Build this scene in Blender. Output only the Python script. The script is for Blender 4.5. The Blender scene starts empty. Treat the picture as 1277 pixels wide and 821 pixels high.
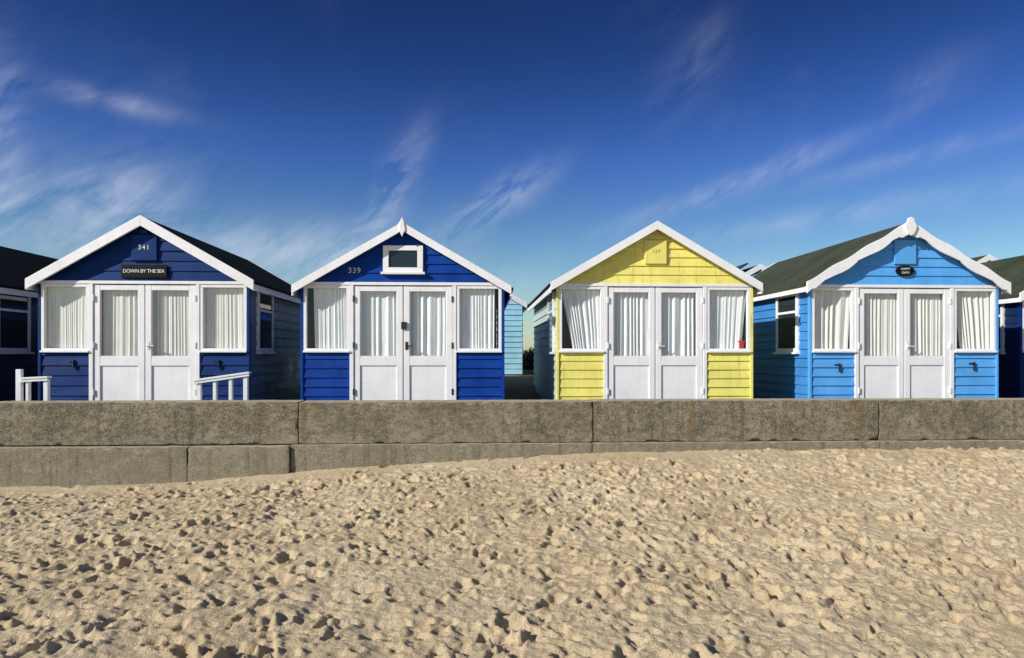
import bpy, bmesh, math, random
import numpy as np
from mathutils import Vector, noise as mn
R = math.radians
random.seed(7); rng = np.random.default_rng(11)
scene = bpy.context.scene
scene.view_settings.view_transform = 'Standard'
scene.view_settings.look = 'None'
scene.view_settings.exposure = 0
coll = scene.collection

# ------------------------------------------------------------------ materials
class NT:
    def __init__(s, tree): s.t = tree; s.n = tree.nodes; s.l = tree.links
    def new(s, typ, **kw):
        n = s.n.new(typ)
        for k, v in kw.items(): setattr(n, k, v)
        return n
    def set(s, node, key, v):
        if isinstance(v, bpy.types.NodeSocket): s.l.new(v, node.inputs[key])
        elif v is not None: node.inputs[key].default_value = v
    def math(s, op, a, b=None, c=None, clamp=False):
        n = s.new('ShaderNodeMath', operation=op); n.use_clamp = clamp
        s.set(n, 0, a); s.set(n, 1, b); s.set(n, 2, c)
        return n.outputs[0]
    def noise(s, vec, scale, detail=4, rough=.5, dist=0):
        n = s.new('ShaderNodeTexNoise'); s.set(n, 'Vector', vec)
        s.set(n, 'Scale', scale); s.set(n, 'Detail', detail); s.set(n, 'Roughness', rough); s.set(n, 'Distortion', dist)
        return n.outputs['Fac']
    def maprange(s, v, a, b, c=0., d=1.):
        n = s.new('ShaderNodeMapRange'); n.clamp = True
        s.set(n, 0, v); s.set(n, 1, a); s.set(n, 2, b); s.set(n, 3, c); s.set(n, 4, d)
        return n.outputs[0]
    def mapping(s, vec, scale=(1,1,1), rot=(0,0,0), loc=(0,0,0)):
        n = s.new('ShaderNodeMapping'); s.set(n, 'Vector', vec)
        n.inputs['Scale'].default_value = scale; n.inputs['Rotation'].default_value = rot; n.inputs['Location'].default_value = loc
        return n.outputs[0]
    def mix(s, f, a, b, mode='MIX'):
        n = s.new('ShaderNodeMix', data_type='RGBA', blend_type=mode)
        s.set(n, 0, f)
        for k, v in ((6, a), (7, b)):
            if isinstance(v, (tuple, list)): v = (*v[:3], 1)
            s.set(n, k, v)
        return n.outputs[2]
    def bump(s, h, strength, dist, normal=None):
        n = s.new('ShaderNodeBump'); s.set(n, 'Height', h); s.set(n, 'Strength', strength); s.set(n, 'Distance', dist)
        if normal is not None: s.set(n, 'Normal', normal)
        return n.outputs[0]

def mat_base(name):
    m = bpy.data.materials.new(name); m.use_nodes = True
    return m, NT(m.node_tree), m.node_tree.nodes['Principled BSDF']

def paint(name, col, rough=.45, dirt=.25, dirtcol=(.10,.085,.06), chips=0.0, var=(.84, 1.08), spec=.5):
    m, t, b = mat_base(name)
    o = t.new('ShaderNodeTexCoord').outputs['Object']
    n1 = t.noise(o, 2.3, 3, .6)
    v = t.maprange(n1, .3, .7, var[0], var[1])
    cc = t.new('ShaderNodeCombineColor')
    for i in range(3): t.l.new(v, cc.inputs[i])
    c = t.mix(1.0, col, cc.outputs[0], 'MULTIPLY')
    st = t.noise(t.mapping(o, (14, 14, 1.2)), 1.6, 3, .65)
    f = t.maprange(st, .54, .80, 0, dirt)
    c2 = t.mix(f, c, dirtcol)
    sp = t.noise(o, 26, 4, .7)
    f2 = t.maprange(sp, .64, .72, 0, dirt * .9 + chips)
    c3 = t.mix(f2, c2, dirtcol)
    t.l.new(c3, b.inputs['Base Color'])
    t.l.new(t.maprange(n1, .3, .7, rough - .08, rough + .15), b.inputs['Roughness'])
    b.inputs['Specular IOR Level'].default_value = spec
    g = t.noise(t.mapping(o, (12, 12, 60)), 1.5, 2, .6)
    t.l.new(t.bump(g, .3, .006), b.inputs['Normal'])
    return m

WHITE = paint('white_gloss_paint', (.88, .88, .88), .42, .20, (.34, .31, .25), var=(.93, 1.03))
WHITE2 = paint('white_weathered_paint', (.76, .76, .74), .5, .35, (.24, .22, .17))
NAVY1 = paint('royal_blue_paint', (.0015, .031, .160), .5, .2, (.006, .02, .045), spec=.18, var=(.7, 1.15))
NAVY2 = paint('cobalt_blue_paint', (.002, .046, .29), .5, .2, (.004, .03, .10), spec=.18, var=(.75, 1.15))
YELL = paint('yellow_paint', (.88, .80, .20), .5, .55, (.30, .18, .05), spec=.3)
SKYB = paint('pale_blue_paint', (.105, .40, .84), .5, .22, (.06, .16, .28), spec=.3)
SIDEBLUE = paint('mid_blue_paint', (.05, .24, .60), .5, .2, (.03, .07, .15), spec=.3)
MINT = paint('mint_white_paint', (.50, .60, .56), .55, .6, (.15, .14, .08))
SLATE = paint('grey_blue_paint', (.10, .15, .20), .5, .3, (.04, .05, .05))
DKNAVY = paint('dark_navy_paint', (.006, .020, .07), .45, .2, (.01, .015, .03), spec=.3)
TURQ = paint('turquoise_paint', (.36, .70, .86), .5, .15, (.2, .3, .3))
RUST = paint('rust_red_paint', (.22, .06, .03), .5, .2)
BLACKP = paint('black_sign_paint', (.008, .008, .008), .5, .05, (.03,.03,.03), spec=.15)
METAL = paint('black_iron', (.02, .02, .02), .4, .3, (.06, .04, .03))
WOODI = paint('interior_wood', (.16, .11, .07), .7, .3)
REDP = paint('red_plastic', (.6, .03, .02), .4, .1)
def plain(name, col, rough=.6):
    m, t, b = mat_base(name)
    o = t.new('ShaderNodeTexCoord').outputs['Object']
    t.l.new(t.mix(t.maprange(t.noise(o, 30, 3), .4, .7), col, tuple(x * .75 for x in col)), b.inputs['Base Color']); b.inputs['Roughness'].default_value = rough
    return m
TXTW = plain('white_lettering', (.7, .7, .66)); TXTY = plain('ochre_lettering', (.62, .55, .14))

def felt(name, col, col2):
    m, t, b = mat_base(name)
    o = t.new('ShaderNodeTexCoord').outputs['Object']
    n = t.noise(o, 1.7, 5, .7); n2 = t.noise(o, 240, 2, .6)
    f = t.maprange(n, .35, .68)
    c = t.mix(f, col, col2)
    c = t.mix(t.maprange(n2, .55, .75, 0, .5), c, tuple(min(1, x * 2.2) for x in col2))
    t.l.new(c, b.inputs['Base Color']); b.inputs['Roughness'].default_value = .95
    b.inputs['Specular IOR Level'].default_value = .15
    t.l.new(t.bump(t.noise(o, 90, 3, .7), .6, .01), b.inputs['Normal'])
    return m
FELTB = felt('black_roofing_felt', (.005, .005, .005), (.011, .010, .009))
FELTG = felt('green_grey_roofing_felt', (.034, .044, .026), (.066, .074, .045))

def cloth(name, col):
    m, t, b = mat_base(name)
    o = t.new('ShaderNodeTexCoord').outputs['Object']
    c = t.mix(t.maprange(t.noise(t.mapping(o, (10, 10, 2)), 1.5, 3, .6), .3, .7), tuple(x * .88 for x in col), col)
    t.l.new(c, b.inputs['Base Color']); b.inputs['Roughness'].default_value = .95
    b.inputs['Specular IOR Level'].default_value = .1
    return m
CLOTH = cloth('cream_curtain_cloth', (.84, .82, .77))
CLOTHB = cloth('white_curtain_cloth', (.88, .89, .90))

GLASS = bpy.data.materials.new('window_glass'); GLASS.use_nodes = True
t = NT(GLASS.node_tree); GLASS.node_tree.nodes.clear()
tr = t.new('ShaderNodeBsdfTransparent'); tr.inputs[0].default_value = (.96, .98, .97, 1)
gl = t.new('ShaderNodeBsdfGlossy'); gl.inputs['Roughness'].default_value = .02
lw = t.new('ShaderNodeLayerWeight'); lw.inputs['Blend'].default_value = .5
fc = t.math('ADD', t.math('MULTIPLY', t.math('POWER', lw.outputs['Facing'], 4.0), .6), .05)
mx = t.new('ShaderNodeMixShader'); t.l.new(fc, mx.inputs[0])
t.l.new(tr.outputs[0], mx.inputs[1]); t.l.new(gl.outputs[0], mx.inputs[2])
out = t.new('ShaderNodeOutputMaterial'); t.l.new(mx.outputs[0], out.inputs[0])
DKGLASS, t, b = mat_base('dark_window_glass'); b.inputs['Base Color'].default_value = (.02, .03, .035, 1); b.inputs['Roughness'].default_value = .05
PVGL, t, b = mat_base('solar_cells'); b.inputs['Base Color'].default_value = (.01, .015, .04, 1); b.inputs['Roughness'].default_value = .12

def concrete(name, base, dark, top):
    m, t, b = mat_base(name)
    o = t.new('ShaderNodeTexCoord').outputs['Object']
    n1 = t.noise(o, 1.6, 5, .65)
    n2 = t.noise(t.mapping(o, (1, 1, 1.5)), 11, 6, .8)
    n3 = t.noise(o, 70, 3, .8)
    c = t.mix(t.maprange(n1, .38, .62), dark, base)
    c = t.mix(t.maprange(n2, .44, .60, 0, .7), c, tuple(x * .45 for x in dark))
    c = t.mix(t.maprange(n2, .44, .36, 0, .45), c, top)
    sp = t.new('ShaderNodeSeparateXYZ'); t.l.new(o, sp.inputs[0])
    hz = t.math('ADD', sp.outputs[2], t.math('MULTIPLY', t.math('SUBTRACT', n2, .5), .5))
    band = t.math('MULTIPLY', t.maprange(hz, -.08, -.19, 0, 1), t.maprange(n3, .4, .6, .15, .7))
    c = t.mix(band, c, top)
    st = t.noise(t.mapping(o, (9, 9, .5)), 1.3, 4, .65)
    c = t.mix(t.maprange(st, .53, .68, 0, .5), c, tuple(x * .40 for x in dark))
    pale = t.noise(t.mapping(o, (1.0, 1, 1.6), loc=(3.1, 0, 1)), 1.5, 5, .75)
    c = t.mix(t.maprange(pale, .60, .66, 0, .6), c, (.52, .47, .36))
    rust = t.noise(t.mapping(o, (5, 1, .3), loc=(9, 0, 4)), 1.0, 3, .6)
    c = t.mix(t.maprange(rust, .62, .70, 0, .5), c, (.24, .14, .045))
    c = t.mix(t.maprange(n3, .53, .60, 0, .6), c, tuple(x * .25 for x in dark))
    c = t.mix(t.maprange(n3, .46, .38, 0, .5), c, tuple(min(.6, x * 1.3) for x in top))
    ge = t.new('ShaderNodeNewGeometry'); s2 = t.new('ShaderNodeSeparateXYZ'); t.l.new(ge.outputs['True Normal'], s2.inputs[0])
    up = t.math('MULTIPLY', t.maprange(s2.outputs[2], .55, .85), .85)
    c = t.mix(up, c, (.60, .51, .35))  # blown-sand colour on up-facing faces, also painting in a sunlit top edge
    t.l.new(c, b.inputs['Base Color']); b.inputs['Roughness'].default_value = .93
    b.inputs['Specular IOR Level'].default_value = .25
    hh = t.math('ADD', t.math('MULTIPLY', n2, 1.3), t.math('MULTIPLY', n3, -1.0))
    t.l.new(t.bump(hh, 1.0, .026), b.inputs['Normal'])
    return m
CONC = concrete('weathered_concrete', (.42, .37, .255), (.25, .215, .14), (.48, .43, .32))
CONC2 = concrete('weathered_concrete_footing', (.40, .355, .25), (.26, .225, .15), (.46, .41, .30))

def sandmat(name, a, bcol, bstr=1.0):
    m, t, b = mat_base(name)
    o = t.new('ShaderNodeTexCoord').outputs['Object']
    n1 = t.noise(o, .8, 3, .6); n2 = t.noise(o, 24, 5, .75); n3 = t.noise(o, 420, 1, .6)
    c = t.mix(t.maprange(n1, .35, .65), a, bcol)
    c = t.mix(t.maprange(n2, .45, .72, 0, .28), c, tuple(x * .6 for x in a))
    c = t.mix(t.maprange(n3, .56, .74, 0, .5), c, tuple(x * .45 for x in a))
    t.l.new(c, b.inputs['Base Color']); b.inputs['Roughness'].default_value = .95
    b.inputs['Specular IOR Level'].default_value = .2
    h = t.math('ADD', n2, t.math('MULTIPLY', n3, .10))
    t.l.new(t.bump(h, bstr, .030), b.inputs['Normal'])
    return m
SAND = sandmat('beach_sand', (.66, .51, .305), (.74, .59, .375))
GRAV = sandmat('sandy_shingle', (.22, .18, .12), (.32, .26, .17))

# ------------------------------------------------------------------ mesh helpers
class MB:
    def __init__(s): s.v = []; s.f = []
    def quad(s, a, b, c, d):
        i = len(s.v); s.v += [tuple(a), tuple(b), tuple(c), tuple(d)]; s.f.append((i, i+1, i+2, i+3))
    def box(s, x0, x1, y0, y1, z0, z1):
        i = len(s.v)
        s.v += [(x0,y0,z0),(x1,y0,z0),(x1,y1,z0),(x0,y1,z0),(x0,y0,z1),(x1,y0,z1),(x1,y1,z1),(x0,y1,z1)]
        s.f += [(i,i+3,i+2,i+1),(i+4,i+5,i+6,i+7),(i,i+1,i+5,i+4),(i+1,i+2,i+6,i+5),(i+2,i+3,i+7,i+6),(i+3,i,i+4,i+7)]
    def prism(s, poly, y0, y1):
        i = len(s.v); n = len(poly)
        s.v += [(p[0], y0, p[1]) for p in poly] + [(p[0], y1, p[1]) for p in poly]
        s.f.append(tuple(range(i, i+n))); s.f.append(tuple(range(i+2*n-1, i+n-1, -1)))
        for k in range(n): s.f.append((i+k, i+n+k, i+n+(k+1) % n, i+(k+1) % n))
    def obj(s, name, mat, parent=None, bevel=0, smooth=False):
        me = bpy.data.meshes.new(name); me.from_pydata(s.v, [], s.f); me.update()
        bm = bmesh.new(); bm.from_mesh(me); bmesh.ops.recalc_face_normals(bm, faces=bm.faces); bm.to_mesh(me); bm.free()
        o = bpy.data.objects.new(name, me); me.materials.append(mat); coll.objects.link(o)
        if parent: o.parent = parent
        if bevel:
            md = o.modifiers.new('bevel', 'BEVEL'); md.width = bevel; md.segments = 2; md.limit_method = 'ANGLE'
        if smooth: me.polygons.foreach_set('use_smooth', [True] * len(me.polygons))
        return o

def empty(name, loc, scale=1, rotz=0):
    e = bpy.data.objects.new(name, None); e.location = loc; e.scale = (scale,)*3; e.rotation_euler = (0, 0, rotz)
    e.empty_display_size = .3; coll.objects.link(e); return e

def text(body, size, loc, mat, parent, name, spacing=1.0, off=.0008):
    c = bpy.data.curves.new(name, 'FONT'); c.body = body; c.size = size; c.align_x = 'CENTER'; c.align_y = 'CENTER'
    c.extrude = .002; c.space_character = spacing; c.offset = off
    o = bpy.data.objects.new(name, c); o.location = loc; o.rotation_euler = (R(90), 0, 0)
    c.materials.append(mat); coll.objects.link(o); o.parent = parent; return o

def siding(mb, P, z0, z1, rng_fn, pitch=.145, out=.022):
    z = z0
    while z < z1 - 1e-4:
        zt = min(z + pitch, z1)
        a0, a1 = rng_fn(z + .001); b0, b1 = rng_fn(zt)
        j = random.uniform(-.004, .005); j2 = random.uniform(-.004, .005)
        if a1 - a0 > .02:
            if b1 < b0: b0 = b1 = (b0 + b1) / 2
            mb.quad(P(a0, out + j, z), P(a1, out + j2, z), P(b1, .003, zt), P(b0, .003, zt))
            mb.quad(P(a0, 0, z), P(a1, 0, z), P(a1, out + j2, z), P(a0, out + j, z))
        z = zt

def curtain(name, x0, x1, z0, z1, parent, mat, seed, sweep=0, folds=9, y=.09, am=.013):
    rs = random.Random(seed * 13 + 5); nx, nz = 100, 14
    ph = [rs.uniform(0, 6.28) for _ in range(5)]
    vs = []; fs = []
    for k in range(nz + 1):
        w = k / nz; z = z0 + (z1 - z0) * w
        a, b = x0, x1
        sq = (1 - w) ** .8 * abs(sweep)
        if sweep > 0: a = x0 + (x1 - x0) * sq
        elif sweep < 0: b = x1 - (x1 - x0) * sq
        for i in range(nx + 1):
            u = i / nx; uu = u + .05 * math.sin(5 * u + ph[0]) + .03 * math.sin(13 * u + ph[1])
            amp = am * (1 + .6 * math.sin(4 * u + ph[2])) * (1.2 - .35 * w)
            yy = y + amp * math.sin(6.283 * folds * uu + ph[3] + .25 * math.sin(2.2 * w + ph[4])) + .003 * math.sin(6.283 * folds * 2.3 * uu + ph[1])
            vs.append((a + (b - a) * u + .003 * math.sin(3 * w + ph[1] + 6 * u), yy, z))
    for k in range(nz):
        for i in range(nx):
            p = k * (nx + 1) + i; fs.append((p, p+1, p+nx+2, p+nx+1))
    m = MB(); m.v = vs; m.f = fs
    return m.obj(name, mat, parent, smooth=True)

# ------------------------------------------------------------------ beach hut
def beach_hut(loc, front, side_l, side_r, roof, apex=2.95, scale=1.0, rotz=0, barge='plain', seed=0,
              curt=(0, 0, 0, 0), cmat=None, pitch=.145, bw=.155, depth=4.4, bargemat=None, trim=None, am=.011):
    h = empty('beach_hut', loc, scale, rotz)
    cmat = cmat or CLOTH; bargemat = bargemat or WHITE; trim = trim or front
    tn = .578
    za = apex - .06
    under = lambda x: za - .03 - tn * abs(x)
    hw = lambda z: max(0., (za - .03 - z) / tn)
    F = lambda s, o, z: (s, -o, z)
    m = MB()
    siding(m, F, 2.0, za - .04, lambda z: (-min(1.5, hw(z)), min(1.5, hw(z))), pitch)
    siding(m, F, .0, .945, lambda z: (-1.488, -.803), pitch)
    siding(m, F, .0, .945, lambda z: (.803, 1.488), pitch)
    m.obj('front_cladding', front, h)
    L = lambda s, o, z: (-1.5 - o, s, z); Rr = lambda s, o, z: (1.5 + o, s, z); B = lambda s, o, z: (s, depth + .004 + o, z)
    eh = under(1.5)
    m = MB(); siding(m, L, 0, eh, lambda z: (.03, depth), pitch); m.obj('left_wall', side_l, h)
    m = MB(); siding(m, Rr, 0, eh, lambda z: (.03, depth), pitch); m.obj('right_wall', side_r, h)
    m = MB(); siding(m, B, 0, za - .04, lambda z: (-min(1.5, hw(z)), min(1.5, hw(z))), pitch); m.obj('back_cladding', front, h)
    m = MB(); m.prism([(-1.5, 0), (1.5, 0), (1.5, eh), (0, za - .035), (-1.5, eh)], depth - .04, depth + .0)
    m.obj('back_wall', side_l, h)
    m = MB(); m.box(-1.49, 1.49, .03, depth - .05, -.05, .02); m.obj('floor', WOODI, h)
    m = MB()
    for sx in (-1, 1):
        a, b = sorted((sx * 1.49, sx * 1.53)); m.box(a, b, -.032, .028, -.05, 1.95)
    m.obj('corner_posts', trim, h, .004)
    m = MB()
    m.box(-1.525, 1.525, -.040, .03, 1.953, 1.998)
    for sx in (-1, 1):
        a, b = sorted((sx * .742, sx * .80)); m.box(a, b, -.036, .06, 0, 1.952)
        x0, x1 = sorted((sx * .803, sx * 1.487))
        m.box(x0, x0 + .045, -.028, .04, 1.0, 1.905); m.box(x1 - .045, x1, -.028, .04, 1.0, 1.905)
        m.box(x0, x1, -.028, .04, 1.906, 1.951); m.box(x0, x1, -.028, .04, .965, .999)
        m.box(x0 - .002, x1 + .006, -.062, .04, .938, .964)
    m.obj('window_frames', WHITE, h, .004)
    for sx, nm in ((-1, 'door_left_leaf'), (1, 'door_right_leaf')):
        m = MB(); x0, x1 = sorted((sx * .007, sx * .735)); s = .088
        m.box(x0, x0 + s, -.02, .022, .03, 1.942); m.box(x1 - s, x1, -.02, .022, .03, 1.942)
        m.box(x0 + s, x1 - s, -.018, .02, 1.862, 1.940)
        m.box(x0 + s, x1 - s, -.018, .02, .74, .875)
        m.box(x0 + s, x1 - s, -.018, .02, .032, .16)
        m.box(x0 + s, x1 - s, .000, .014, .16, .74)
        m.obj(nm, WHITE, h, .005)
        m = MB(); gx0, gx1 = x0 + s, x1 - s
        m.box(gx0, gx0 + .012, -.012, .0, .876, 1.861); m.box(gx1 - .012, gx1, -.012, .0, .876, 1.861)
        m.box(gx0 + .012, gx1 - .012, -.012, .0, .876, .890)
        m.obj('glazing_bead', WHITE2, h)
        m = MB(); m.quad((gx0, .008, .87), (gx1, .008, .87), (gx1, .008, 1.868), (gx0, .008, 1.868)); m.obj('door_glass', GLASS, h)
        w0, w1 = sorted((sx * .84, sx * 1.45))
        m = MB(); m.quad((w0, .0, .99), (w1, .0, .99), (w1, .0, 1.92), (w0, .0, 1.92)); m.obj('window_glass', GLASS, h)
    m = MB(); m.box(-.006, .006, .024, .03, .03, 1.94); m.obj('door_gap_strip', METAL, h)
    m = MB(); m.box(.035, .065, -.052, -.02, 1.02, 1.055); m.box(.035, .14, -.060, -.05, 1.03, 1.045)
    m.box(.03, .07, -.026, -.02, .98, 1.10)
    for sx in (-1, 1):
        for z in (.30, 1.0, 1.70):
            a, b = sorted((sx * .728, sx * .752)); m.box(a, b, -.046, -.018, z, z + .09)
    m.obj('door_ironmongery', METAL if seed == 2 else WHITE2, h)
    cw = [(-1.47, -.82), (-.67, -.06), (.06, .67), (.82, 1.47)]
    for i, (a, b) in enumerate(cw):
        side = i in (0, 3)
        if seed == 2 and i == 0: a = -1.36
        if seed == 2 and i == 3: b = 1.38
        curtain('curtain', a, b, .90 if side else .80, 1.93, h, cmat, seed * 7 + i, curt[i], 6 + (seed + i * 3) % 4, .065, am * (.6 if side and seed == 1 else 1))
    m = MB()
    ex = 1.66
    for sx in (-1, 1):
        m.prism([(0, za + .05), (sx * ex, za + .05 - tn * ex), (sx * ex, za + .01 - tn * ex), (0, za + .01)], -.128, depth + .12)
    m.obj('roof', roof, h)
    m = MB()
    for sx in (-1, 1):
        a, b = sorted((sx * 1.615, sx * 1.64)); m.box(a, b, -.12, depth + .1, za - .10 - tn * 1.62, za + .0 - tn * 1.62)
    m.obj('eaves_fascia', bargemat, h, .003)
    def barge_poly(sx):
        N = 40; top = []; bot = []
        for i in range(N + 1):
            u = i / N; x = u * 1.63
            zt = apex - tn * x
            w = bw
            if barge == 'scallop':
                w = .135 + .040 * abs(math.sin(math.pi * (u * 3.0 + .5))) ** .7
                zt += .012 * math.sin(math.pi * u * 6)
                if u > .93: w = .13 + .05 * (u - .93) / .07
                if u < .09: w = .20
            if barge == 'finial' and u < .045: zt = apex + .055 * (1 - u / .045) + 0 - tn * x; w += .02
            top.append((sx * x, zt)); bot.append((sx * x, zt - w))
        return top + bot[::-1]
    for y0, y1 in ((-.165, -.131), (depth + .125, depth + .15)):
        for sx in (-1, 1):
            m = MB(); m.prism(barge_poly(sx), y0, y1); m.obj('barge_board', bargemat, h, .003)
    if barge == 'scallop':
        m = MB(); m.prism([(-.10, apex - .09), (-.05, apex - .20), (0, apex - .23), (.05, apex - .20), (.10, apex - .09), (.055, apex + .0), (.05, apex + .04), (0, apex + .06), (-.05, apex + .04), (-.055, apex + .0)], -.195, -.166)
        m.obj('apex_ornament', bargemat, h, .006)
    if barge == 'finial':
        m = MB(); m.prism([(-.045, apex - .12), (0, apex - .22), (.045, apex - .12), (.03, apex + .0), (0, apex + .075), (-.03, apex + .0)], -.185, -.166)
        m.obj('apex_finial', bargemat, h, .004)
    return h

def side_window(h, side, y0=.34, y1=1.12, z0=.95, z1=1.92, mat=None):
    X = 1.5; m = MB()
    def bx(o0, o1, a, b, c, d):
        xs = sorted((side * (X + o0), side * (X + o1))); m.box(xs[0], xs[1], a, b, c, d)
    bx(.0, .05, y0, y0 + .06, z0 + .06, z1 - .06); bx(.0, .05, y1 - .06, y1, z0 + .06, z1 - .06)
    bx(.0, .05, y0, y1, z1 - .06, z1); bx(.0, .05, y0, y1, z0, z0 + .06); bx(0, .09, y0 - .03, y1 + .03, z0 - .035, z0 - .001)
    bx(.0, .048, y0 + .06, y1 - .06, z1 - .34, z1 - .30)
    m.obj('side_window_frame', mat or WHITE2, h, .003)
    m = MB(); bx(.028, .034, y0 + .05, y1 - .05, z0 + .05, z1 - .05); m.obj('side_window_glass', DKGLASS, h)

D = 10.4
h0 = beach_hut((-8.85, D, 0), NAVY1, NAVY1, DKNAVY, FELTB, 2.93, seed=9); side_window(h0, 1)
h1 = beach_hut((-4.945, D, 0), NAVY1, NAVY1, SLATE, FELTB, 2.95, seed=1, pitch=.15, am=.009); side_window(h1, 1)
h2 = beach_hut((-1.137, D, 0), NAVY2, NAVY2, NAVY2, FELTB, 2.88, seed=2, pitch=.14, barge='finial', bw=.125, curt=(.05, 0, 0, 0), cmat=CLOTHB, rotz=R(-.3))
h3 = beach_hut((2.715, D, 0), YELL, MINT, YELL, FELTB, 2.94, seed=3, pitch=.135, bw=.13, curt=(.34, 0, 0, -.14), cmat=CLOTHB, trim=YELL, am=.013); side_window(h3, -1)
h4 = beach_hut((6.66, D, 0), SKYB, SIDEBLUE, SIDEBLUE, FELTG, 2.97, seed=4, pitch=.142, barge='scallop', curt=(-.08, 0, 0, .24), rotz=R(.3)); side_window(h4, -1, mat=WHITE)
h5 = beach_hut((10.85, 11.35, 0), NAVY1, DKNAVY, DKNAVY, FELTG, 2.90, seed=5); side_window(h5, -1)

m = MB(); m.box(-.185, .185, -.048, -.02, 2.30, 2.68); m.obj('number_plaque', NAVY1, h1, .006)
m = MB(); m.box(-.06, .06, -.06, -.03, 2.70, 2.76); m.obj('plaque_hood', NAVY1, h1, .006)
text('341', .10, (0, -.052, 2.49), TXTW, h1, 'number_341', 1.2)
m = MB(); m.box(-.33, .33, -.05, -.026, 2.045, 2.235); m.obj('name_sign', BLACKP, h1, .004)
text('DOWN BY THE SEA', .073, (0, -.053, 2.14), TXTW, h1, 'name_lettering', .92)
m = MB(); x0, x1, z0, z1 = -.30, .30, 2.15, 2.55
m.box(x0, x1, -.055, -.0, z1 - .075, z1); m.box(x0 + .001, x1 - .001, -.055, -.0, z0, z0 + .07)
m.box(x0, x0 + .085, -.055, 0, z0 + .07, z1 - .075); m.box(x1 - .085, x1, -.055, 0, z0 + .07, z1 - .075)
m.box(x0 - .03, x1 + .03, -.09, 0, z0 - .035, z0 - .001)
m.obj('gable_window_frame', WHITE, h2, .005)
m = MB(); m.box(x0 + .08, x1 - .08, -.032, -.028, z0 + .06, z1 - .07); m.obj('gable_window_glass', DKGLASS, h2)
text('339', .115, (-.73, -.028, 2.17), TXTW, h2, 'number_339', 1.15)
m = MB(); m.box(-.03, .05, -.05, -.02, 1.29, 1.40); m.obj('padlock', METAL, h2, .006)
m = MB(); m.box(-.17, .17, -.05, -.02, 2.30, 2.66); m.obj('number_plaque', YELL, h3, .006)
text('337', .075, (0, -.053, 2.49), TXTY, h3, 'number_337', 1.2, .0)
m = MB(); m.box(1.33, 1.40, .018, .035, 1.0, 1.10); m.box(1.31, 1.42, .016, .037, 1.101, 1.12); m.obj('red_ornament', REDP, h3, .004)
m = MB(); m.box(-.175, .175, -.05, -.02, 2.32, 2.70); m.obj('number_plaque', SKYB, h4, .006)
m = MB(); m.prism([(.15 * math.cos(i * math.pi / 16) * (1 + .03 * (i % 2)), 2.215 + .082 * math.sin(i * math.pi / 16) * (1 + .06 * (i % 2))) for i in range(32)], -.05, -.026)
m.obj('oval_name_sign', BLACKP, h4, .004)
text('HAPPY', .05, (0, -.053, 2.243), TXTW, h4, 'name_lettering_top', 1, 0); text('DAYS', .05, (0, -.053, 2.185), TXTW, h4, 'name_lettering_bottom', 1, 0)
def hook(h, x, z):
    m = MB(); m.box(x - .05, x + .05, -.035, -.02, z, z + .018); m.box(x + .02, x + .036, -.05, -.02, z - .10, z + .03)
    m.obj('cabin_hook', METAL, h)
hook(h1, -1.05, .80); hook(h1, 1.05, .80); hook(h4, -1.08, .74); hook(h4, 1.10, .76)

# back row (these face the harbour side), seen through the gap and over the roofs
PI = math.pi
b1 = beach_hut((-.30, 21.2, .42), TURQ, TURQ, TURQ, FELTG, 2.86, .93, PI, seed=11)
b2 = beach_hut((3.30, 21.2, .42), MINT, TURQ, MINT, FELTG, 2.93, .95, PI, seed=12)
b3 = beach_hut((7.10, 21.2, .42), SIDEBLUE, TURQ, RUST, FELTB, 2.93, .95, PI, seed=13)
b4 = beach_hut((13.1, 21.4, .42), MINT, TURQ, MINT, FELTG, 3.10, .99, PI, seed=14)
m = MB(); m.box(-.65, .65, -.5, .5, -.02, .02); p = m.obj('solar_panel', PVGL, b3, .004)
p.location = (.78, 3.8, 2.62); p.rotation_euler = (0, R(33), 0)

# ------------------------------------------------------------------ railings by first hut
def rail(name, posts, bar):
    e = empty(name, (0, 0, 0)); m = MB()
    for x, z1, w in posts: m.box(x - w, x + w, 9.87, 9.93, -.02, z1)
    m.obj('posts', WHITE, e, .004)
    (xa, za_), (xb, zb_), t_ = bar
    m = MB(); m.prism([(xa, za_), (xb, zb_), (xb, zb_ + t_), (xa, za_ + t_)], 9.85, 9.868)
    m.prism([(xa, za_ + t_ + .002), (xb, zb_ + t_ + .002), (xb, zb_ + t_ + .03), (xa, za_ + t_ + .03)], 9.84, 9.95)
    m.obj('handrail', WHITE, e, .003)
rail('white_railing', [(-3.96, .52, .03), (-3.74, .55, .022), (-3.52, .58, .022), (-3.31, .61, .03)], ((-4.02, .49), (-3.25, .60), .035))
rail('white_railing', [(-6.43, .70, .036), (-6.31, .55, .02), (-6.06, .56, .03)], ((-6.385, .52), (-6.02, .54), .035))

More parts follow.
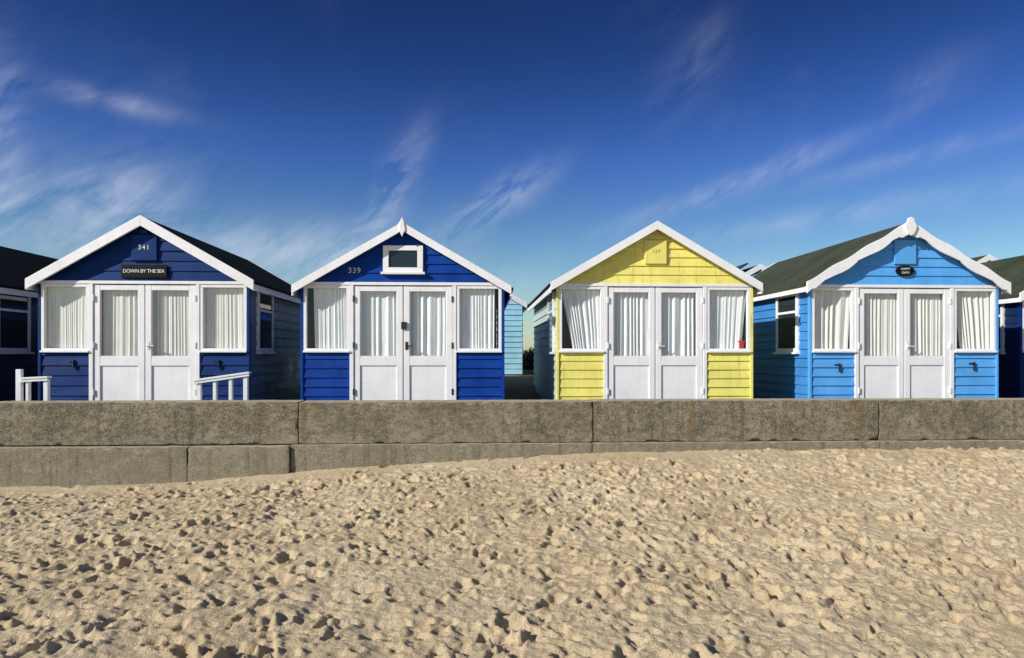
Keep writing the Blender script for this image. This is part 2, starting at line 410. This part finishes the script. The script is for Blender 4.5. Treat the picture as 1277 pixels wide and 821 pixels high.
# ------------------------------------------------------------------ sea wall
def rough_block(name, x0, x1, y0, y1, z0, z1, mat, parent, amp=.004, seed=0):
    st = .028
    nx, ny, nz = max(2, int((x1-x0)/st)), max(2, int((y1-y0)/st)), max(2, int((z1-z0)/st))
    vid = {}; vs = []; fs = []
    def V(i, j, k, face):
        key = (i, j, k, face)
        if key not in vid:
            x = x0+(x1-x0)*i/nx; y = y0+(y1-y0)*j/ny; z = z0+(z1-z0)*k/nz
            p = Vector((x * 1.0 + seed, y, z))
            e = (i in (0, nx)) + (j in (0, ny)) + (k in (0, nz))
            n = mn.fractal(p * 9, .8, 2.0, 4) * amp
            n2 = mn.noise(p * 2.1) * amp
            chip = 0
            if e >= 2: chip = .003 + .030 * max(0, mn.fractal(p * 6 + Vector((5, 5, 5)), .8, 2, 3) - .15)
            dy = -(n + n2) if j == 0 else (n if j == ny else 0)
            if e >= 2:
                x += (chip if i == 0 else -chip if i == nx else 0) * .5
                y += chip if j == 0 else -chip if j == ny else 0
                z += chip if k == 0 else -chip if k == nz else 0
            y += dy
            if k == nz: z += n * .8
            vid[key] = len(vs); vs.append((x, y, z))
        return vid[key]
    for i in range(nx):
        for k in range(nz):
            fs.append((V(i,0,k,0), V(i+1,0,k,0), V(i+1,0,k+1,0), V(i,0,k+1,0))); fs.append((V(i,ny,k,1), V(i,ny,k+1,1), V(i+1,ny,k+1,1), V(i+1,ny,k,1)))
        for j in range(ny):
            fs.append((V(i,j,nz,2), V(i+1,j,nz,2), V(i+1,j+1,nz,2), V(i,j+1,nz,2)))
    for j in range(ny):
        for k in range(nz):
            fs.append((V(0,j,k,3), V(0,j,k+1,3), V(0,j+1,k+1,3), V(0,j+1,k,3))); fs.append((V(nx,j,k,4), V(nx,j+1,k,4), V(nx,j+1,k+1,4), V(nx,j,k+1,4)))
    m = MB(); m.v = vs; m.f = fs
    return m.obj(name, mat, parent, smooth=True)
sw = empty('sea_wall', (0, 0, 0))
edges = [-24.4, -20.7, -17.0, -13.3, -9.64, -5.94, -2.24, 1.45, 5.18, 8.9, 12.6, 16.3, 20, 23.7]
for i in range(len(edges) - 1):
    dz = [0, .004, -.003, .003][i % 4]
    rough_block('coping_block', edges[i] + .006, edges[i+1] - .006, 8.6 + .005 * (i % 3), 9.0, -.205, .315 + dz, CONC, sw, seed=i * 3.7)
le = [-24, -20, -16, -12, -8, -3.55, -2.32, 1.43, 5.16, 8.9, 12.6, 16.3, 20, 23.7]
for i in range(len(le) - 1):
    prot = 8.50 if le[i] < -2.4 else 8.54
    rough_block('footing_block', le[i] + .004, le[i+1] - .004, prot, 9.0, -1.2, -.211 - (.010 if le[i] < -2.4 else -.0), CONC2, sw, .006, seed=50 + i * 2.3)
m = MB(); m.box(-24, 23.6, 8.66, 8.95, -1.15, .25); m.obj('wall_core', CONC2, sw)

# ------------------------------------------------------------------ sand
def axis(a, f0, f1, b, st):
    fine = np.arange(f0, f1 + st * .5, st)
    def coarse(s, e, d):
        r = []; x = s; w = st * 1.5
        while (e - x) * d > 0: x += d * w; w *= 1.12; r.append(x)
        return r
    return np.array(coarse(f0, a, -1)[::-1] + list(fine) + (coarse(f1, b, 1) if b > f1 else []))
st = .0135
xs = axis(-250, -7.2, 9.0, 250, st); ys = axis(-160, 3.1, 8.66, 8.66, st)
fx0 = np.searchsorted(xs, -7.2 - 1e-6); fy0 = np.searchsorted(ys, 3.1 - 1e-6)
X, Y = np.meshgrid(xs, ys)
kx = [-30, -8, -5, -3.5, -2.3, -.97, 1.45, 3.2, 5.2, 9, 14, 40]
kz = [-.66, -.69, -.685, -.65, -.54, -.455, -.325, -.305, -.30, -.335, -.4, -.5]
wallz = np.interp(xs, kx, kz)
k = np.ones(41) / 41; fin = np.interp(np.linspace(-30, 40, 2000), xs, wallz); fin = np.convolve(np.pad(fin, 20, 'edge'), k, 'valid')
wallz = np.interp(xs, np.linspace(-30, 40, 2000), fin)
tt_ = np.clip((8.6 - Y) / 5.2, 0, 1); ease = 1 - (1 - tt_) ** 1.5
nearz = np.interp(X, [-8, 0, 9], [-.74, -.71, -.68])
Z = wallz[None, :] * (1 - ease) + nearz * ease
Z = Z - .05 * np.clip((3.4 - Y), 0, 25) 
nxf = int(round((9.0 + 7.2) / st)) + 1; nyf = ys.size - fy0
def band(shape, lo, hi, beta=1.0):
    fy = np.fft.fftfreq(shape[0], st)[:, None]; fx = np.fft.rfftfreq(shape[1], st)[None, :]
    f = np.sqrt(fx**2 + fy**2); f[0, 0] = 1
    a = (f > lo) * (f < hi) / f ** beta
    s = np.fft.rfft2(rng.standard_normal(shape)) * a
    r = np.fft.irfft2(s, s=shape); return r / r.std()
sh = (nyf, nxf)
H = np.zeros(sh)
xf = xs[fx0:fx0 + nxf]; yf = ys[fy0:]
XF, YF = np.meshgrid(xf, yf)
warp1 = band(sh, 1.5, 14, 1.1)
patch = band(sh, .15, .9, 1.0)          # trampled / less trampled areas
def smooth01(a, b, v):
    q = np.clip((v - a) / (b - a), 0, 1); return q * q * (3 - 2 * q)
nfp = 8200
for i in range(nfp):
    cx = rng.uniform(-7.2, 9.0); cy = rng.uniform(3.1, 8.62)
    calm = math.exp(-((cy - 8.35) / .38) ** 2) * (1 if cx < 3 else .5)
    if rng.random() < calm * .93: continue
    pv = patch[min(nyf - 1, int((cy - 3.1) / st)), min(nxf - 1, int((cx + 7.2) / st))]
    if rng.random() > .74 + .15 * pv: continue
    q_ = rng.random()
    if q_ < .07: Lh = rng.uniform(.11, .145); Wh = Lh * rng.uniform(.38, .5); dep = rng.uniform(.022, .038)
    elif q_ < .42: Lh = rng.uniform(.065, .105); Wh = Lh * rng.uniform(.4, .65); dep = rng.uniform(.014, .031)
    else: Lh = rng.uniform(.03, .06); Wh = Lh * rng.uniform(.5, 1.0); dep = rng.uniform(.008, .020)
    ang = rng.normal(.2, .6) if rng.random() < .5 else rng.uniform(0, math.pi)
    rad = Lh * 2.2
    i0 = max(0, int((cx - rad - xf[0]) / st)); i1 = min(nxf, int((cx + rad - xf[0]) / st) + 1)
    j0 = max(0, int((cy - rad - yf[0]) / st)); j1 = min(nyf, int((cy + rad - yf[0]) / st) + 1)
    if i1 <= i0 or j1 <= j0: continue
    dx = XF[j0:j1, i0:i1] - cx; dy = YF[j0:j1, i0:i1] - cy
    ca, sa = math.cos(ang), math.sin(ang)
    a = (dx * ca + dy * sa) / Lh; b_ = (-dx * sa + dy * ca) / Wh
    b_ = b_ / (1 + .22 * np.clip(a, -2, 2))
    r = np.sqrt(a * a + b_ * b_) + .22 * warp1[j0:j1, i0:i1]
    bowl = 1 - smooth01(.55, 1.05, r)
    rim = np.exp(-((r - 1.25) / .24) ** 2) * (1 + .8 * a / (1 + abs(a)))
    cur = H[j0:j1, i0:i1]
    H[j0:j1, i0:i1] = cur * (1 - .45 * bowl) - dep * bowl + dep * .38 * rim
calmF = np.exp(-((YF - 8.4) / .36) ** 2) * np.where(XF < 3, 1, .5)
H += band(sh, .3, 1.2, 1.0) * .008 * (1 - .8 * calmF)
H += band(sh, 1.2, 5, 1.0) * .0058 * (1 - .6 * calmF)
H += band(sh, 4, 16, 1.0) * .0042 * (1 - .65 * calmF)
H += band(sh, 12, 36, .5) * .0017 * (1 - .5 * calmF)
edge = np.clip((XF + 7.2) / .3, 0, 1) * np.clip((9.0 - XF) / .3, 0, 1) * np.clip((YF - 3.1) / .2, 0, 1)
Z[fy0:, fx0:fx0 + nxf] += H * edge
ny_, nx_ = X.shape
me = bpy.data.meshes.new('beach_sand')
co = np.stack([X, Y, Z], -1).reshape(-1, 3).astype(np.float32)
me.vertices.add(len(co)); me.vertices.foreach_set('co', co.ravel())
idx = np.arange(ny_ * nx_).reshape(ny_, nx_)
q = np.stack([idx[:-1, :-1], idx[:-1, 1:], idx[1:, 1:], idx[1:, :-1]], -1).reshape(-1, 4)
me.loops.add(q.size); me.loops.foreach_set('vertex_index', q.ravel().astype(np.int32))
me.polygons.add(len(q)); me.polygons.foreach_set('loop_start', np.arange(0, q.size, 4, dtype=np.int32))
me.polygons.foreach_set('use_smooth', np.ones(len(q), dtype=bool))
me.update(calc_edges=True); me.materials.append(SAND)
so = bpy.data.objects.new('beach_sand', me); coll.objects.link(so)

# ground behind wall
gx = np.array([-900, -200, -60] + list(np.arange(-30, 31, .5)) + [60, 200, 900]); gy = np.array([8.9] + list(np.arange(9.2, 30, .4)) + [60, 150, 400, 2000])
m = MB()
for y in gy:
    for x in gx:
        base = .42 * min(1, max(0, (y - 12.5) / 3.5)) - (.8 if y > 100 else 0)
        m.v.append((x, y, base + (mn.fractal(Vector((x * .9, y * .9, 0)), .9, 2, 4) * .035 if y < 31 else 0) - .03))
W_ = len(gx)
for j in range(len(gy) - 1):
    for i in range(W_ - 1): m.f.append((j*W_+i, j*W_+i+1, (j+1)*W_+i+1, (j+1)*W_+i))
m.obj('ground', GRAV, None, smooth=True)

# shrub far in the gap
LEAF, t, b = mat_base('shrub_leaves')
oi = t.new('ShaderNodeTexCoord').outputs['Object']
t.l.new(t.mix(t.maprange(t.noise(oi, 3, 3), .35, .65), (.022, .030, .012), (.06, .07, .03)), b.inputs['Base Color']); b.inputs['Roughness'].default_value = .7
def shrub(loc, r, hgt, n):
    e = empty('shrub', loc); m = MB()
    cl = [(random.uniform(-r, r) * .7, random.uniform(-r, r) * .7, random.uniform(.2, .8) * hgt, random.uniform(.25, .5) * r) for _ in range(16)]
    for _ in range(n):
        c = random.choice(cl); d = Vector((random.gauss(0, 1), random.gauss(0, 1), random.gauss(0, 1))).normalized() * c[3] * random.uniform(.5, 1.15)
        p = Vector(c[:3]) + d; u = Vector((random.gauss(0, 1), random.gauss(0, 1), random.gauss(0, 1))).normalized(); w = u.orthogonal().normalized()
        s = random.uniform(.03, .06); m.quad(p - u*s, p + w*s*.5, p + u*s, p - w*s*.5)
    m.obj('foliage', LEAF, e)
    m = MB()
    for c in cl: 
        m.quad((-.015, 0, 0), (.015, 0, 0), (c[0] + .01, c[1], c[2]), (c[0] - .01, c[1], c[2]))
    m.obj('stems', WOODI, e)
shrub((1.9, 23, .38), .9, .75, 4500)

# ------------------------------------------------------------------ light
EL, AZ = 28.0, math.degrees(math.atan2(-.87, -.49))
sd = Vector((math.sin(R(AZ)) * math.cos(R(EL)), math.cos(R(AZ)) * math.cos(R(EL)), math.sin(R(EL))))
su = bpy.data.lights.new('sun', 'SUN'); su.energy = 5.0; su.angle = R(.53); su.color = (1, .955, .885)
so_ = bpy.data.objects.new('sun', su); so_.rotation_euler = (-sd).to_track_quat('-Z', 'Y').to_euler(); so_.location = sd * 30; coll.objects.link(so_)

w = bpy.data.worlds.new('World'); scene.world = w; w.use_nodes = True
t = NT(w.node_tree); w.node_tree.nodes.clear()
sky = t.new('ShaderNodeTexSky', sky_type='NISHITA'); sky.sun_disc = False
sky.sun_elevation = R(EL); sky.sun_rotation = R(AZ % 360); sky.air_density = 1.0; sky.dust_density = .4; sky.ozone_density = 2.0
g = t.new('ShaderNodeTexCoord').outputs['Generated']
sp = t.new('ShaderNodeSeparateXYZ'); t.l.new(g, sp.inputs[0])
az = t.math('MULTIPLY', t.math('ARCTAN2', sp.outputs[0], sp.outputs[1]), 57.2958)
el = t.math('MULTIPLY', t.math('ARCSINE', sp.outputs[2]), 57.2958)
rp = t.new('ShaderNodeValToRGB'); t.l.new(t.maprange(el, 0, 90), rp.inputs[0])
cr = rp.color_ramp; cr.interpolation = 'B_SPLINE'
stops = [(0, (.98, 1.10, 1.66)), (.06, (.74, .96, 1.60)), (.13, (.42, .66, 1.26)), (.21, (.185, .36, .80)), (.29, (.085, .185, .46)), (.42, (.12, .21, .46)), (.6, (.60, .74, .92)), (1, (.8, .9, 1.0))]  # stops high above the view are raised to add fill on hut fronts
cr.elements[0].position = 0; cr.elements[0].color = (*stops[0][1], 1)
cr.elements[1].position = 1; cr.elements[1].color = (*stops[-1][1], 1)
for p_, c_ in stops[1:-1]:
    e_ = cr.elements.new(p_); e_.color = (*c_, 1)
skyc = t.mix(1.0, sky.outputs[0], rp.outputs[0], 'MULTIPLY')
cv = t.new('ShaderNodeCombineXYZ'); t.l.new(az, cv.inputs[0]); t.l.new(el, cv.inputs[1])
P = cv.outputs[0]
def fibre(rot, sx, sy, sc, loc=(0, 0, 0)):
    return t.noise(t.mapping(t.mapping(P, rot=(0, 0, R(-rot)), loc=loc), (sx, sy, 1)), sc, 6, .62, .7)
n1 = fibre(28, .065, .22, 1.6); n2 = fibre(50, .11, .26, 1.3, (7, 3, 0)); n3 = t.noise(P, .09, 3, .6)
fib = t.math('ADD', t.math('MULTIPLY', n1, .55), t.math('MULTIPLY', n2, .45))
fib = t.maprange(fib, .39, .68)
blobs = [(-28.5, 10.3, 6.0, 3.0, 15, .72), (-34.5, 13.0, 1.8, 6, 0, .55), (-28, 17.8, 5, .7, -5, .34), (-7.4, 13.0, 4.5, 1.3, 62, .75), (.9, 12.2, 4.8, 1.2, 33, .95),
         (-16, 8.0, 8, 2.2, 8, .65), (20, 13.0, 9, .8, 17, .50), (17.5, 22, 3.5, 2.0, 50, .20), (34.5, 19, 2.6, 1.4, 20, .16), (29, 10.5, 11, .9, 6, .32), (33, 14.0, 8, .7, 8, .22),
         (-4, 5.5, 14, 2.6, 0, .30), (20, 4.5, 16, 2.4, 0, .3)]
acc = None
for (a0, e0, sa_, sb_, rot, amp) in blobs:
    dx = t.math('SUBTRACT', az, a0); dy = t.math('SUBTRACT', el, e0); c_, s_ = math.cos(R(rot)), math.sin(R(rot))
    u = t.math('DIVIDE', t.math('ADD', t.math('MULTIPLY', dx, c_), t.math('MULTIPLY', dy, s_)), sa_)
    v = t.math('DIVIDE', t.math('SUBTRACT', t.math('MULTIPLY', dy, c_), t.math('MULTIPLY', dx, s_)), sb_)
    r2 = t.math('ADD', t.math('MULTIPLY', u, u), t.math('MULTIPLY', v, v))
    gsn = t.math('MULTIPLY', t.math('EXPONENT', t.math('MULTIPLY', r2, -1.0)), amp)
    acc = gsn if acc is None else t.math('ADD', acc, gsn)
acc = t.math('ADD', acc, t.maprange(n3, .55, .78, 0, .06))
dens = t.math('MULTIPLY', fib, acc, clamp=True)
skyc2 = t.mix(dens, skyc, (6.8, 7.4, 8.8))
bg = t.new('ShaderNodeBackground'); t.l.new(skyc2, bg.inputs[0]); bg.inputs[1].default_value = .10
o_ = t.new('ShaderNodeOutputWorld'); t.l.new(bg.outputs[0], o_.inputs[0])

# ------------------------------------------------------------------ camera
cam = bpy.data.cameras.new('camera'); cam.lens = 24; cam.sensor_width = 36; cam.shift_y = .0254; cam.clip_end = 5000; cam.clip_start = .05
co_ = bpy.data.objects.new('camera', cam); co_.location = (0, 0, .9); co_.rotation_euler = (R(90), 0, R(-2.8)); coll.objects.link(co_)
scene.camera = co_
